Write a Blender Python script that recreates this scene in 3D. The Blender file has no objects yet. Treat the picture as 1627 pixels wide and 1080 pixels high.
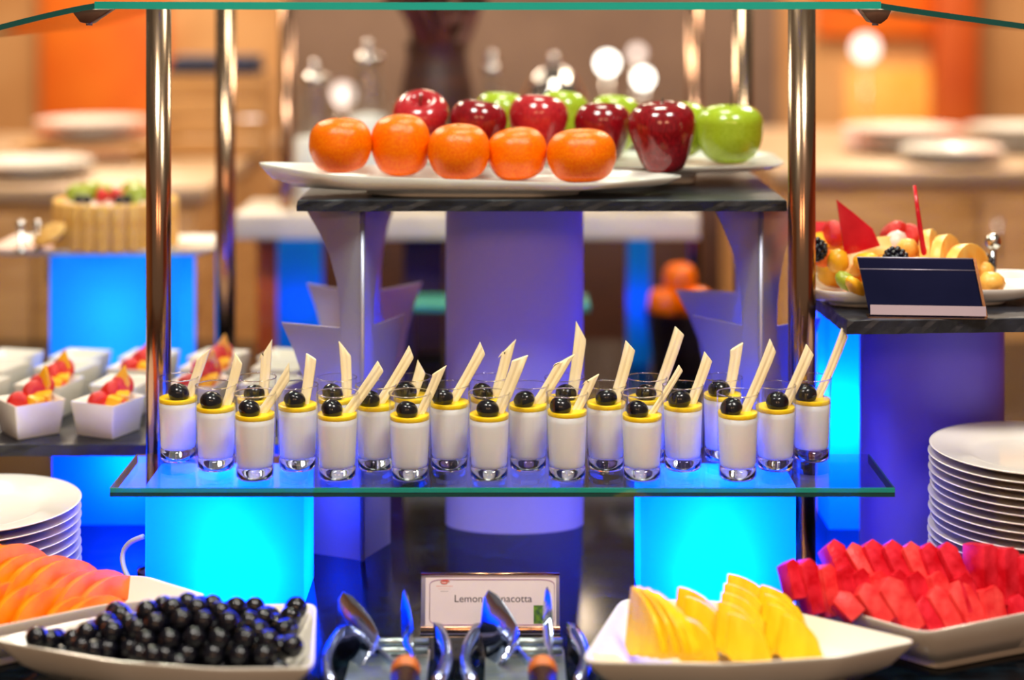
import bpy, bmesh, math, random
from mathutils import Vector, Matrix
random.seed(7)
R = math.radians
S = bpy.context.scene
COL = S.collection
FPX = 2800.0          # focal length in pixels of the 1627 wide frame
TABLE = 0.90          # table top height (m)
CAMZ = TABLE + 0.753

# ------------------------------------------------------------------ camera
cam = bpy.data.cameras.new('camera'); camo = bpy.data.objects.new('camera', cam); COL.objects.link(camo)
camo.location = (0, 0, CAMZ); camo.rotation_euler = (R(90), 0, 0)
cam.sensor_fit = 'HORIZONTAL'; cam.sensor_width = 36.0
cam.lens = FPX / 1627 * 36
cam.shift_y = -570 / 1627
cam.clip_start = 0.05
cam.dof.use_dof = True; cam.dof.focus_distance = 2.14; cam.dof.aperture_fstop = 1.45
S.camera = camo
# ------------------------------------------------------------------ world, room lights, exposure
wd = bpy.data.worlds.new('world'); S.world = wd; wd.use_nodes = True
wd.node_tree.nodes['Background'].inputs[0].default_value = (1.0, 0.80, 0.62, 1)
wd.node_tree.nodes['Background'].inputs[1].default_value = 0.16
def area(name, loc, size, e, col=(1, .80, .56), aim=None):
    l = bpy.data.lights.new(name, 'AREA'); l.size = size; l.energy = e; l.color = col
    o = bpy.data.objects.new(name, l); COL.objects.link(o); o.location = loc
    if aim: o.rotation_euler = (Vector(aim) - Vector(loc)).to_track_quat('-Z', 'Y').to_euler()
    return o
area('ceiling_lamp', (-.5, 1.45, 2.9), .42, 24, (1, .93, .84), (-.2, 2.2, 1))
area('ceiling_lamp', (.7, 1.4, 2.9), .42, 24, (1, .93, .84), (.3, 2.2, 1))
area('ceiling_lamp', (.1, 2.7, 2.9), .42, 14, (1, .88, .72))
area('warm_front_fill', (-.5, -.7, 2.5), .5, 7.5, (1, .56, .30), (-.1, 2.1, 1.0))  # unseen warm fill added behind the camera to tint front faces
area('warm_front_fill', (.7, -.7, 2.5), .5, 7.5, (1, .56, .30), (.2, 2.1, 1.0))  # second added warm fill, also out of view
area('ceiling_lamp', (-1.2, 4.0, 2.9), .5, 34, (1, .82, .62))
area('ceiling_lamp', (1.2, 4.0, 2.9), .5, 34, (1, .82, .62))
area('ceiling_lamp', (-1.3, 6.0, 2.9), .6, 40, (1, .82, .62))
area('ceiling_lamp', (1.3, 6.0, 2.9), .6, 40, (1, .82, .62))
area('ceiling_lamp', (0, 5.4, 2.9), .6, 20, (1, .76, .52))
vs = S.view_settings; vs.view_transform = 'Standard'; vs.look = 'None'; vs.gamma = 1; vs.exposure = 0.35
vs.use_curve_mapping = False
S.cycles.max_bounces = 12; S.cycles.transparent_max_bounces = 32; S.cycles.transmission_bounces = 10
S.cycles.sample_clamp_indirect = 5; S.cycles.use_denoising = True

# ------------------------------------------------------------------ placing
def X(px, z): return (px - 813.5) * z / FPX / 100
def ZZ(py, z): return CAMZ - (py + 30) * z / FPX / 100
def W(px, py, z): return Vector((X(px, z), z / 100, ZZ(py, z)))
def H(h): return CAMZ - h / 100                 # height from centimetres below the lens
cm = 0.01

# ------------------------------------------------------------------ materials
def lin(h):
    h = h.lstrip('#'); v = [int(h[i:i + 2], 16) / 255 for i in (0, 2, 4)]
    return tuple((x / 12.92 if x <= .04045 else ((x + .055) / 1.055) ** 2.4) for x in v) + (1,)
def newmat(name):
    m = bpy.data.materials.new(name); m.use_nodes = True
    nt = m.node_tree; return m, nt, nt.nodes, nt.links
def pm(name, a, b=None, scale=60, rough=.45, metal=0, bump=0, bscale=None, trans=0, spec=.5, coat=0, sss=0, lo=.35, hi=.65, stretch=None):
    m, nt, N, L = newmat(name); p = N['Principled BSDF']
    p.inputs['Roughness'].default_value = rough; p.inputs['Metallic'].default_value = metal
    p.inputs['Specular IOR Level'].default_value = spec; p.inputs['Coat Weight'].default_value = coat
    p.inputs['Transmission Weight'].default_value = trans
    if sss:
        p.inputs['Subsurface Weight'].default_value = sss; p.inputs['Subsurface Radius'].default_value = (1, .8, .7); p.inputs['Subsurface Scale'].default_value = .02
    tc = N.new('ShaderNodeTexCoord'); src = tc.outputs['Object']
    if stretch:
        mp = N.new('ShaderNodeMapping'); mp.inputs['Scale'].default_value = stretch; L.new(src, mp.inputs[0]); src = mp.outputs[0]
    n = N.new('ShaderNodeTexNoise'); n.inputs['Scale'].default_value = scale; n.inputs['Detail'].default_value = 4; L.new(src, n.inputs['Vector'])
    r = N.new('ShaderNodeValToRGB'); L.new(n.outputs[0], r.inputs[0])
    r.color_ramp.elements[0].position = lo; r.color_ramp.elements[1].position = hi
    r.color_ramp.elements[0].color = lin(a); r.color_ramp.elements[1].color = lin(b or a)
    L.new(r.outputs[0], p.inputs['Base Color'])
    if bump:
        n2 = N.new('ShaderNodeTexNoise'); n2.inputs['Scale'].default_value = bscale or scale * 3; L.new(src, n2.inputs['Vector'])
        bp = N.new('ShaderNodeBump'); bp.inputs['Strength'].default_value = bump; bp.inputs['Distance'].default_value = .002
        L.new(n2.outputs[0], bp.inputs['Height']); L.new(bp.outputs[0], p.inputs['Normal'])
    return m
def thin_glass(name, tint, rough=.0, boost=1.0):
    m, nt, N, L = newmat(name); N.remove(N['Principled BSDF'])
    t = N.new('ShaderNodeBsdfTransparent'); t.inputs[0].default_value = tint
    g = N.new('ShaderNodeBsdfGlossy'); g.inputs['Roughness'].default_value = rough
    f = N.new('ShaderNodeLayerWeight'); f.inputs['Blend'].default_value = .5
    pw = N.new('ShaderNodeMath'); pw.operation = 'POWER'; pw.inputs[1].default_value = 4.5; L.new(f.outputs['Facing'], pw.inputs[0])
    mu = N.new('ShaderNodeMath'); mu.operation = 'MULTIPLY_ADD'; mu.inputs[1].default_value = .75 * boost; mu.inputs[2].default_value = .035 * boost; mu.use_clamp = True; L.new(pw.outputs[0], mu.inputs[0])
    x = N.new('ShaderNodeMixShader'); L.new(mu.outputs[0], x.inputs[0]); L.new(t.outputs[0], x.inputs[1]); L.new(g.outputs[0], x.inputs[2])
    L.new(x.outputs[0], N['Material Output'].inputs[0]); return m
def real_glass(name, col, ior=1.45):
    m, nt, N, L = newmat(name); N.remove(N['Principled BSDF'])
    g = N.new('ShaderNodeBsdfGlass'); g.inputs['Color'].default_value = col; g.inputs['IOR'].default_value = ior
    L.new(g.outputs[0], N['Material Output'].inputs[0]); return m
def acrylic(name, col, tw=.75):
    m, nt, N, L = newmat(name); N.remove(N['Principled BSDF'])
    t = N.new('ShaderNodeBsdfTranslucent'); t.inputs[0].default_value = col
    d = N.new('ShaderNodeBsdfDiffuse'); d.inputs[0].default_value = (col[0] * .5, col[1] * .5, col[2] * .6, 1)
    x = N.new('ShaderNodeMixShader'); x.inputs[0].default_value = tw
    L.new(d.outputs[0], x.inputs[1]); L.new(t.outputs[0], x.inputs[2]); L.new(x.outputs[0], N['Material Output'].inputs[0]); return m
def emit(name, col, s):
    m, nt, N, L = newmat(name); N.remove(N['Principled BSDF'])
    e = N.new('ShaderNodeEmission'); e.inputs[0].default_value = col; e.inputs[1].default_value = s
    L.new(e.outputs[0], N['Material Output'].inputs[0]); return m
def edge_glass(name, col):
    m, nt, N, L = newmat(name); p = N['Principled BSDF']
    p.inputs['Base Color'].default_value = col; p.inputs['Roughness'].default_value = .08; p.inputs['Transmission Weight'].default_value = .35; p.inputs['Coat Weight'].default_value = .6
    return m
MT = dict(
    granite=pm('black green granite', '#03060c', '#10202a', 26, .12, spec=.25, lo=.45, hi=.75, stretch=(1, 3, 1)),
    slate=pm('black slate', '#15161c', '#262831', 40, .42, bump=.35, bscale=90),
    porcelain=pm('white porcelain', '#efe9de', '#f4f0e8', 8, .16, coat=.4),
    porcelain2=pm('cream porcelain', '#eae2d2', '#f1ebdf', 8, .2, coat=.3),
    steel=pm('brushed steel', '#aaa4b8', '#b4aec2', 4, .36, metal=.6),
    chrome=pm('polished steel', '#a98468', '#b8937a', 5, .2, metal=1),  # coppery tint puts a warm room reflection into the steel colour
    bronze=pm('bronze bracket', '#6e4a3a', '#7d5746', 20, .35, metal=.7),
    lilac=pm('satin acrylic with painted lilac light', '#a89cdc', '#b0a4e2', 6, .42),  # pale column; blue spill from the light boxes painted into its colour
    violet=pm('satin acrylic with painted violet light', '#6a5cf0', '#7468f4', 6, .42),  # same pale column stuff with stronger blue spill painted in
    box=acrylic('frosted blue acrylic', (.05, .62, 1, 1)),
    cup=thin_glass('clear cup glass', (.995, .997, 1, 1), 0, .8),
    cupbase=real_glass('solid glass', (.97, .98, 1, 1)),
    shelf=thin_glass('shelf glass', (.86, .95, .95, 1), .01, 1.3),
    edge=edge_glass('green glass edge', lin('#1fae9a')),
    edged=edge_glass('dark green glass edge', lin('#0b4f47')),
    cream=pm('white milk cream', '#faf4f0', '#fdf8f5', 10, .4, sss=.9),
    lemon=pm('lemon jelly', '#ffcc00', '#ffe020', 70, .3, spec=.3),
    grape=pm('black grape skin', '#040409', '#0b0c18', 40, .2, spec=.4, coat=.1),
    grape2=pm('bloomed black grape skin', '#05060b', '#1a2233', 50, .3, coat=.2),
    wafer=pm('ivory white chocolate', '#f3e0ae', '#f9ecc8', 45, .55, bump=.25, stretch=(1, 1, .3)),
    orange=pm('orange peel', '#f46000', '#fc7a00', 14, .24, spec=.35, bump=.12, bscale=420),
    redapple=pm('red apple skin', '#66040d', '#93101a', 22, .16, coat=.5, stretch=(1, 1, .2)),
    redapple2=pm('bright red apple skin', '#94101a', '#c2282e', 22, .18, coat=.5, stretch=(1, 1, .2)),
    greenapple=pm('green apple skin', '#93a315', '#adbb30', 18, .2, coat=.4),
    stem=pm('brown stem', '#3c2410', '#54341a', 50, .7),
    calyx=pm('green navel', '#5f7020', '#7c7a30', 90, .7),
    melon=pm('watermelon flesh', '#b80a18', '#e83042', 38, .32, bump=.3, bscale=220, spec=.15),
    melon2=pm('light watermelon flesh', '#d8242a', '#f25450', 38, .34, bump=.3, bscale=220, spec=.15),
    pine=pm('pineapple flesh', '#f2b400', '#fccf20', 60, .32, bump=.3, bscale=160, stretch=(1, 1, .3), spec=.3),
    papaya=pm('papaya flesh', '#f26a00', '#fb8a10', 30, .5, bump=.2, bscale=120, spec=.08),
    papaya2=pm('pink papaya flesh', '#f26420', '#f98034', 30, .5, spec=.12),
    straw=pm('strawberry red', '#c70f16', '#ea3325', 80, .3, bump=.3),
    mango=pm('mango yellow', '#f6a20b', '#ffc22c', 40, .35),
    cantal=pm('cantaloupe flesh', '#f4a638', '#fbc566', 40, .38, sss=.1),
    kiwi=pm('kiwi green', '#7d8a18', '#a8ac34', 60, .35),
    whip=pm('whipped cream', '#f4ecdc', '#fbf6ea', 30, .5),
    biscuit=pm('sponge biscuit', '#d49b45', '#e8b866', 30, .75, bump=.3),
    choc=pm('dark chocolate', '#2a140b', '#3a1d10', 30, .35),
    cookie=pm('wafer cookie', '#c78e3c', '#dcae62', 60, .7),
    redsugar=pm('red sugar shard', '#c40d1c', '#e0202c', 20, .2),
    blackberry=pm('blackberry skin', '#0a0a14', '#161428', 60, .25),
    pinkcream=pm('pink glaze', '#ecc2b8', '#f3d8cc', 30, .35),
    card=pm('card paper', '#e8d9da', '#efe3e2', 12, .6),
    cardink=pm('dark ink', '#2c2430', '#2c2430', 10, .7),
    cardred=pm('red ink', '#d8523e', '#e06c58', 10, .7),
    cardpink=pm('pale red ink', '#e3a49a', '#e8b4aa', 10, .7),
    cardpurple=pm('purple ink', '#8d4f8c', '#9a5c9a', 10, .7),
    photogreen=pm('printed green photo', '#244a38', '#6f9a1c', 130, .5),
    cork=pm('copper wood band', '#b65a22', '#d2762e', 60, .5),
    black=pm('black plastic', '#08080a', '#101014', 30, .35),
    bluesteel=pm('polished tong steel', '#b9c2e0', '#c5cdea', 10, .16, metal=1),
    rib=pm('grey ribbed steel', '#8f9d9e', '#a7b4b4', 20, .32, metal=.8),
    cable=pm('pale cable', '#cfd6e0', '#dde3ea', 20, .5),
    tan=pm('tan plaster', '#c08a52', '#cf9d66', 3, .8),
    tanwood=pm('tan wood', '#a9783f', '#c2935a', 6, .55, stretch=(1, 1, 8)),
    orangewall=pm('orange lacquer panel', '#e06210', '#ee7a1c', 3, .5),
    rust=pm('rust orange panel', '#b84a0e', '#c85c18', 3, .55),
    brown=pm('dark brown wood', '#2c130b', '#43200f', 8, .5, stretch=(1, 1, 6)),
    redbrown=pm('red brown bark', '#3a140c', '#5a2012', 20, .6),
    floor=pm('brown carpet', '#5b3a22', '#6e4a2e', 30, .9),
    stone=pm('beige stone', '#c9bfae', '#d7cdbc', 10, .3),
    navy=pm('navy cloth', '#10142c', '#1a2040', 20, .6),
    teal=pm('green frosted glass', '#2f7f70', '#4a9c8c', 5, .2),
    worktop=pm('beige worktop', '#a98a68', '#b89a78', 6, .4),
    taupe=pm('taupe wall panel', '#6f584a', '#7e6656', 3, .7),
    navyreflect=pm('steel with painted navy reflection', '#2c3262', '#3a4078', 6, .07, metal=.9),  # dark blue reflection painted into the plate's metal colour
    glassrim=real_glass('glass rim', (1, 1, 1, 1), 1.5),
    bulb=emit('lamp globe', (1, .95, .82, 1), 9),
    bulb2=emit('warm lamp globe', (1, .78, .66, 1), 2.2),
    jar=thin_glass('jar glass', (.93, .96, .96, 1), .02, 2.0),
    urn=pm('chrome urn', '#c9c6c2', '#d4d1cc', 5, .12, metal=1),
    sugar=pm('white sugar', '#d9d8d4', '#e8e6e0', 40, .6),
)

# ------------------------------------------------------------------ mesh helpers (metres)
def mesh(name, v, f, smooth=False):
    m = bpy.data.meshes.new(name); m.from_pydata([tuple(p) for p in v], [], f); m.update()
    bm = bmesh.new(); bm.from_mesh(m); bmesh.ops.recalc_face_normals(bm, faces=bm.faces); bm.to_mesh(m); bm.free()
    if smooth: m.polygons.foreach_set('use_smooth', [True] * len(m.polygons))
    return m
def bevelled(m, w, seg=2, smooth=True, ang=40):
    bm = bmesh.new(); bm.from_mesh(m)
    es = [e for e in bm.edges if len(e.link_faces) == 2 and e.calc_face_angle(0) > R(ang)]
    bmesh.ops.bevel(bm, geom=es, offset=w, segments=seg, affect='EDGES', profile=.5)
    bm.to_mesh(m); bm.free()
    if smooth:
        m.polygons.foreach_set('use_smooth', [True] * len(m.polygons))
        try: m.set_sharp_from_angle(angle=R(35))
        except Exception: pass
    return m
def box(x0, x1, y0, y1, z0, z1, bev=0, seg=2):
    v = [(x, y, z) for z in (z0, z1) for y in (y0, y1) for x in (x0, x1)]
    f = [(0, 2, 3, 1), (4, 5, 7, 6), (0, 1, 5, 4), (2, 6, 7, 3), (0, 4, 6, 2), (1, 3, 7, 5)]
    m = mesh('box', v, f)
    return bevelled(m, bev, seg) if bev else m
def lathe(prof, seg=32, lobes=None):
    v, f, rings = [], [], []
    for i, (r, z) in enumerate(prof):
        if r <= 1e-7: rings.append([len(v)]); v.append((0, 0, z))
        else:
            rings.append(list(range(len(v), len(v) + seg)))
            for k in range(seg):
                a = 2 * math.pi * k / seg; q = r * (lobes(a, i / (len(prof) - 1)) if lobes else 1)
                v.append((q * math.cos(a), q * math.sin(a), z))
    for a, b in zip(rings, rings[1:]):
        for k in range(seg):
            k2 = (k + 1) % seg
            if len(a) == 1 and len(b) == 1: continue
            if len(a) == 1: f.append((a[0], b[k], b[k2]))
            elif len(b) == 1: f.append((a[k], b[0], a[k2]))
            else: f.append((a[k], b[k], b[k2], a[k2]))
    return mesh('lathe', v, f, True)
def cr(p, n=4):
    out = []
    for i in range(len(p) - 1):
        a, b, c, d = p[max(i - 1, 0)], p[i], p[i + 1], p[min(i + 2, len(p) - 1)]
        for k in range(n):
            t = k / n
            q = [.5 * (2 * b[j] + (c[j] - a[j]) * t + (2 * a[j] - 5 * b[j] + 4 * c[j] - d[j]) * t * t + (3 * b[j] - a[j] - 3 * c[j] + d[j]) * t ** 3) for j in range(len(b))]
            out.append(tuple(q))
    out.append(tuple(p[-1])); return out
def lcr(p, n=4): return [(max(r, 0) if 0 < i < len(cr(p, n)) - 1 else r, z) for i, (r, z) in enumerate(cr(p, n))]
def tube(pts, r, seg=10, flat=1.0):
    pts = [Vector(p) for p in pts]; v, f = [], []
    up = Vector((0, 0, 1))
    for i, p in enumerate(pts):
        d = (pts[min(i + 1, len(pts) - 1)] - pts[max(i - 1, 0)]).normalized()
        s = d.cross(up)
        if s.length < 1e-3: s = d.cross(Vector((0, 1, 0)))
        s.normalize(); u = s.cross(d)
        rr = r[i] if isinstance(r, (list, tuple)) else r
        for k in range(seg):
            a = 2 * math.pi * k / seg; v.append(p + s * math.cos(a) * rr + u * math.sin(a) * rr * flat)
    n = len(pts)
    for i in range(n - 1):
        for k in range(seg):
            k2 = (k + 1) % seg; f.append((i * seg + k, i * seg + k2, (i + 1) * seg + k2, (i + 1) * seg + k))
    f.append(tuple(range(seg))[::-1]); f.append(tuple((n - 1) * seg + k for k in range(seg)))
    return mesh('tube', v, f, True)
def prism(poly, d0, d1, axis='y', bev=0):
    n = len(poly)
    if axis == 'y': v = [(x, d0, z) for x, z in poly] + [(x, d1, z) for x, z in poly]
    else: v = [(x, y, d0) for x, y in poly] + [(x, y, d1) for x, y in poly]
    f = [tuple(range(n)), tuple(range(2 * n - 1, n - 1, -1))] + [(i, (i + 1) % n, n + (i + 1) % n, n + i) for i in range(n)]
    m = mesh('prism', v, f)
    return bevelled(m, bev, 2) if bev else m
def loft(out, rings, smooth=True):
    """out: list of (x,y,rim z); rings: (scale, fraction of rim, offset z) from the floor centre over the rim to the underside"""
    cx = sum(p[0] for p in out) / len(out); cy = sum(p[1] for p in out) / len(out); n = len(out)
    v, f = [], []
    for s, fr, off in rings:
        for x, y, z in out: v.append((cx + (x - cx) * s, cy + (y - cy) * s, z * fr + off))
    for i in range(len(rings) - 1):
        for k in range(n):
            k2 = (k + 1) % n; f.append((i * n + k, i * n + k2, (i + 1) * n + k2, (i + 1) * n + k))
    f.append(tuple(range(n))); f.append(tuple((len(rings) - 1) * n + k for k in range(n)))
    m = mesh('loft', v, f, smooth)
    if smooth:
        try: m.set_sharp_from_angle(angle=R(50))
        except Exception: pass
    return m
def rnd_outline(pts, n=7, tight=.16):
    """closed outline with rounded corners"""
    out = []; N = len(pts)
    for i in range(N):
        a, b, c = Vector(pts[i - 1]), Vector(pts[i]), Vector(pts[(i + 1) % N])
        p0 = b + (a - b) * tight; p1 = b + (c - b) * tight
        for k in range(n):
            t = k / (n - 1); out.append(tuple((1 - t) ** 2 * p0 + 2 * t * (1 - t) * b + t * t * p1))
    return out

# ------------------------------------------------------------------ object helpers
def mk(name, m, mat, parent=None, loc=(0, 0, 0), rot=(0, 0, 0), sc=None):
    o = bpy.data.objects.new(name, m); COL.objects.link(o)
    if m.users == 1 or not m.materials:
        if not m.materials: m.materials.append(MT[mat] if isinstance(mat, str) else mat)
    if parent: o.parent = parent
    o.location = loc; o.rotation_euler = rot
    if sc: o.scale = sc if isinstance(sc, (tuple, list)) else (sc, sc, sc)
    return o
def tag(o, label, cat, group=None, kind=None):
    o['label'] = label; o['category'] = cat
    if group: o['group'] = group
    if kind: o['kind'] = kind
    return o
def struct(o): o['kind'] = 'structure'; return o
def thing(name, label, cat, loc=(0, 0, 0), rot=(0, 0, 0), group=None):
    o = bpy.data.objects.new(name, None); COL.objects.link(o); o.empty_display_size = .02
    o.location = loc; o.rotation_euler = rot
    return tag(o, label, cat, group)
def with_mat(m, mat): c = m.copy(); c.materials.clear(); c.materials.append(MT[mat]); return c
ORD = 'first second third fourth fifth sixth seventh eighth ninth tenth eleventh twelfth thirteenth fourteenth fifteenth sixteenth seventeenth eighteenth nineteenth twentieth twenty-first twenty-second'.split()

# ================================================================== ROOM
struct(mk('floor', box(-4, 4, -1, 7.6, -.05, 0), 'floor'))
wb = struct(mk('wall_back', box(-4, 4, 7.2, 7.3, 0, 3.1), 'tan'))
mk('panel', box(X(62, 712), X(262, 712), 7.13, 7.2, 0, 2.9, .005), 'orangewall', wb)
mk('panel', box(X(1300, 712), X(1490, 712), 7.14, 7.2, ZZ(58, 712), 2.9, .005), 'orangewall', wb)
mk('panel', box(X(1350, 712), X(1485, 712), 7.16, 7.2, 0, ZZ(108, 712), .005), 'cantal', wb)
mk('panel', box(X(455, 712), X(1240, 712), 7.15, 7.2, 0, 2.9, .005), 'taupe', wb)
mk('pillar', box(X(1492, 700), X(1556, 700), 7.0, 7.2, 0, 2.9, .01), 'rust', wb)
struct(mk('wall_left', box(-4.1, -4, -1, 7.3, 0, 3.1), 'tanwood'))
struct(mk('wall_right', box(4, 4.1, -1, 7.3, 0, 3.1), 'rust'))

# ================================================================== BUFFET TABLE
t = thing('buffet_table', 'long buffet counter with polished black green granite top', 'table', (0, 2.6, 0))
mk('tabletop', box(-1.35, 1.35, -1.0, 1.1, TABLE - .04, TABLE, .004), 'granite', t)
mk('body', box(-1.28, 1.28, -.93, 1.03, 0, TABLE - .041), 'brown', t)

# ---------------------------------------------------------------- light boxes
def light_box(label, x0, x1, z0, z1, h, e, lp, col=(.0, .046, 1), rad=.03, base=0):
    """frosted acrylic box with its lamp inside; lp = lamp position as fractions"""
    cx, cy = (x0 + x1) / 2, (z0 + z1) / 2
    t = thing('light_box', label, 'light box', (cx, cy, TABLE + base), group='blue light boxes on the buffet')
    mk('shade', box(x0 - cx, x1 - cx, z0 - cy, z1 - cy, .0, h, .003), 'box', t)
    for p in lp:
        l = bpy.data.lights.new('light_box_lamp', 'POINT'); l.energy = e * (p[3] if len(p) > 3 else 1); l.color = col; l.shadow_soft_size = rad
        o = bpy.data.objects.new('lamp', l); COL.objects.link(o); o.parent = t
        o.location = (x0 - cx + (x1 - x0) * p[0], z0 - cy + (z1 - z0) * p[1], h * p[2])
    return t
SH_TOP = 59.5; SH_BOT = 60.6
bh = .753 - SH_BOT * cm - .0005
light_box('glowing cyan light box under the left end of the glass shelf', X(230, 212), X(484, 212), 2.12, 2.22, bh, 7.6, [(.58, .36, .24), (.5, .6, .72, .55)])
light_box('glowing cyan light box under the right end of the glass shelf', X(1017, 212), X(1265, 212), 2.12, 2.22, bh, 7.6, [(.48, .36, .24), (.5, .6, .72, .55)])
light_box('tall blue light box behind the violet-lit column under the slate board', X(1312, 244), X(1500, 244), 2.42, 2.52, .753 - .4385, 8.5, [(.13, .45, .5)])
light_box('blue light box under the slate tray of square bowls', X(82, 244), X(330, 244), 2.44, 2.54, .753 - .630, 3.2, [(.5, .45, .7)])
light_box('tall pale blue light box carrying the fruit topped cake', X(78, 285), X(284, 285), 2.85, 3.0, .753 - .4445, .55, [(.5, .5, .3), (.5, .5, .7)], col=(.1, .25, 1))
for a, b, l in ((440, 506, 'far blue light box under the beige shelf beside the steel bracket'), (1000, 1034, 'narrow far blue light box right of the lilac-lit column')):
    light_box(l, X(a, 345), X(b, 345), 3.45, 3.53, .753 - .508 , .12, [(.5, .5, .5)], col=(.02, .03, 1))
mk('power_cable', tube(cr([W(236, 852, 214.5), W(214, 862, 215), W(203, 880, 215), W(206, 905, 214), W(222, 935, 213), W(226, 938, 214)], 5), .0032, 8), 'cable')
tag(bpy.data.objects['power_cable'], 'thin pale cable looping beside the left cyan light box', 'cable')
bpy.data.objects['power_cable'].location = (-.006, 0, 0)

# ---------------------------------------------------------------- glass shelf
t = thing('glass_shelf', 'clear glass shelf with green edges carrying the dessert glasses', 'shelf', (0, 2.07, H(SH_BOT)))
xl, xr = X(174, 207), X(1422, 207); th = (SH_BOT - SH_TOP) * cm
mk('pane', box(xl + .002, xr - .002, .002, .148, 0, th), 'shelf', t)
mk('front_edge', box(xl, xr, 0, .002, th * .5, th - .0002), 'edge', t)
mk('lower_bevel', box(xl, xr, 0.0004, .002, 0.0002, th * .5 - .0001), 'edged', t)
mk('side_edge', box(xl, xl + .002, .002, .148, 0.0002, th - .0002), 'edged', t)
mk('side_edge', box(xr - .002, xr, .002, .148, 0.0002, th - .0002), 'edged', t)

# ---------------------------------------------------------------- steel posts and glass canopy
CAN_B = 3.35
def post(px, z, label, r=.0158, zb=TABLE, top=None):
    t = thing('steel_post', label, 'post', (X(px, z), z / 100, zb), group='steel posts of the buffet frames')
    top = (top or H(CAN_B)) - zb - .0005
    mk('pole', lathe([(0, 0), (r, 0), (r, top), (0, top)], 28), 'chrome', t)
    mk('collar', lathe([(r * 1.01, .0), (r * 1.7, .0), (r * 1.7, .006), (r * 1.1, .012), (r * 1.01, .012)], 28), 'chrome', t)
    return t
post(252, 224.5, 'polished steel post in front of the square bowls')
post(1274, 224.5, 'polished steel post beside the right end of the slate board', .0175)
post(358, 280, 'blurred steel post between the cake and the fruit platter')
post(1181, 280, 'blurred steel post behind the upright green apple')
post(455, 354, 'far dark steel post on the left behind the oranges', .014)
post(1103, 354, 'far dark steel post on the right above the apples', .014)
# canopy: bowed flat glass and two drooping wings
t = thing('glass_canopy', 'curved glass canopy with green edges over the buffet', 'canopy', (0, 2.1, H(CAN_B)))
xa, xb = X(150, 212), X(1400, 212)
n = 24; fr = [(xa + (xb - xa) * i / n, -.06 + .08 * abs(2 * i / n - 1) ** 2 + .0) for i in range(n + 1)]
poly = fr + [(xb, .78), (xa, .78)]
mk('pane', prism([(x, y + .002) if i <= n else (x, y) for i, (x, y) in enumerate(poly)], 0, .009, 'z'), 'shelf', t)
band = fr + [(x, y + .0019) for x, y in reversed(fr)]
mk('front_edge', prism(band, 0.0001, .0089, 'z'), 'edge', t)
for sgn, x0, x1, drop, nm in ((-1, xa, X(-70, 212), .034, 'l'), (1, xb, X(1700, 212), .032, 'r')):
    pr = []
    for i in range(13):
        u = i / 12; pr.append((x0 + (x1 - x0) * u, .007 - (drop * (u * 1.15) ** 1.15 if sgn < 0 else drop * u ** .95)))
    lo = [(x, z - .007) for x, z in reversed(pr)]
    mk('wing_pane', prism(pr + lo, .024, .78), 'shelf', t)
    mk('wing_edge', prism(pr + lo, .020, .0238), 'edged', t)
for px in (140, 1392):
    b = thing('canopy_bracket', 'small bronze bracket under the %s bend of the glass canopy' % ('left' if px < 800 else 'right'), 'bracket', (X(px, 214), 2.14, H(CAN_B) - .0165), group='canopy brackets')
    mk('clamp', prism([(-.02, .016), (.03 if px < 800 else .018, .016), (.012, .004), (.004, -.002), (-.008, .0)], -.008, .02, bev=.0015), 'bronze', b)
    mk('screw', lathe([(0, -.004), (.004, -.004), (.004, .002), (0, .002)], 14), 'steel', b, (0.0, .006, .0))

# ---------------------------------------------------------------- slate boards
def slate(w, d, th):
    nx, ny = 40, 18; v, f = [], []
    out = []
    for i in range(nx): out.append((w * i / nx, 0))
    for i in range(ny): out.append((w, d * i / ny))
    for i in range(nx): out.append((w - w * i / nx, d))
    for i in range(ny): out.append((0, d - d * i / ny))
    rr = random.Random(3); N = len(out)
    for k, (sc, z) in enumerate(((.9, 0), (1, .001), (1, th * .5), (1, th - .001), (.992, th))):
        for x, y in out:
            jx = 0 if k in (0, 4) else rr.uniform(-.0009, .0009)
            v.append((w / 2 + (x - w / 2) * sc + jx, d / 2 + (y - d / 2) * sc + jx, z))
    for r_ in range(4):
        for k in range(N):
            k2 = (k + 1) % N; f.append((r_ * N + k, r_ * N + k2, (r_ + 1) * N + k2, (r_ + 1) * N + k))
    f.append(tuple(range(N))); f.append(tuple(4 * N + k for k in range(N)))
    return mesh('slate', v, f)
SL_T, SL_B = 28.2, 29.75
x0, x1 = X(472, 227), X(1250, 227)
tag(mk('slate_board', slate(x1 - x0, .35, (SL_B - SL_T) * cm), 'slate', None, (x0, 2.27, H(SL_B))), 'black slate board carrying the apple and orange platters', 'board')
tag(mk('slate_board', slate(.42, .27, .0185), 'slate', None, (X(1346, 218), 2.18, H(43.8)), (0, 0, R(4))), 'black slate board under the dessert fruit platter', 'board')
TR_T, TR_B = 61.2, 62.9
tag(mk('slate_board', slate(.66, .40, (TR_B - TR_T) * cm), 'slate', None, (-.92, 2.33, H(TR_B))), 'black slate board under the square white bowls', 'board')

# ---------------------------------------------------------------- curved columns
def column(label, px0, px1, z, depth, top, mat):
    xa, xb = X(px0, z), X(px1, z); r = (xb - xa) / 2
    h = .753 - top * cm - .0005
    m = lathe([(0, 0), (r, 0), (r, h), (0, h)], 64)
    for v in m.vertices: v.co.y *= depth / r
    m.set_sharp_from_angle(angle=R(40))
    t = thing('display_column', label, 'column', ((xa + xb) / 2, z / 100, TABLE))
    mk('shaft', m, mat, t)
    return t
column('lilac-lit satin column under the middle of the apple platter board', 708, 927, 245, .05, SL_B, 'lilac')
column('violet-lit column under the dessert board on the right', 1366, 1595, 235, .05, 43.8, 'violet')

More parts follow.
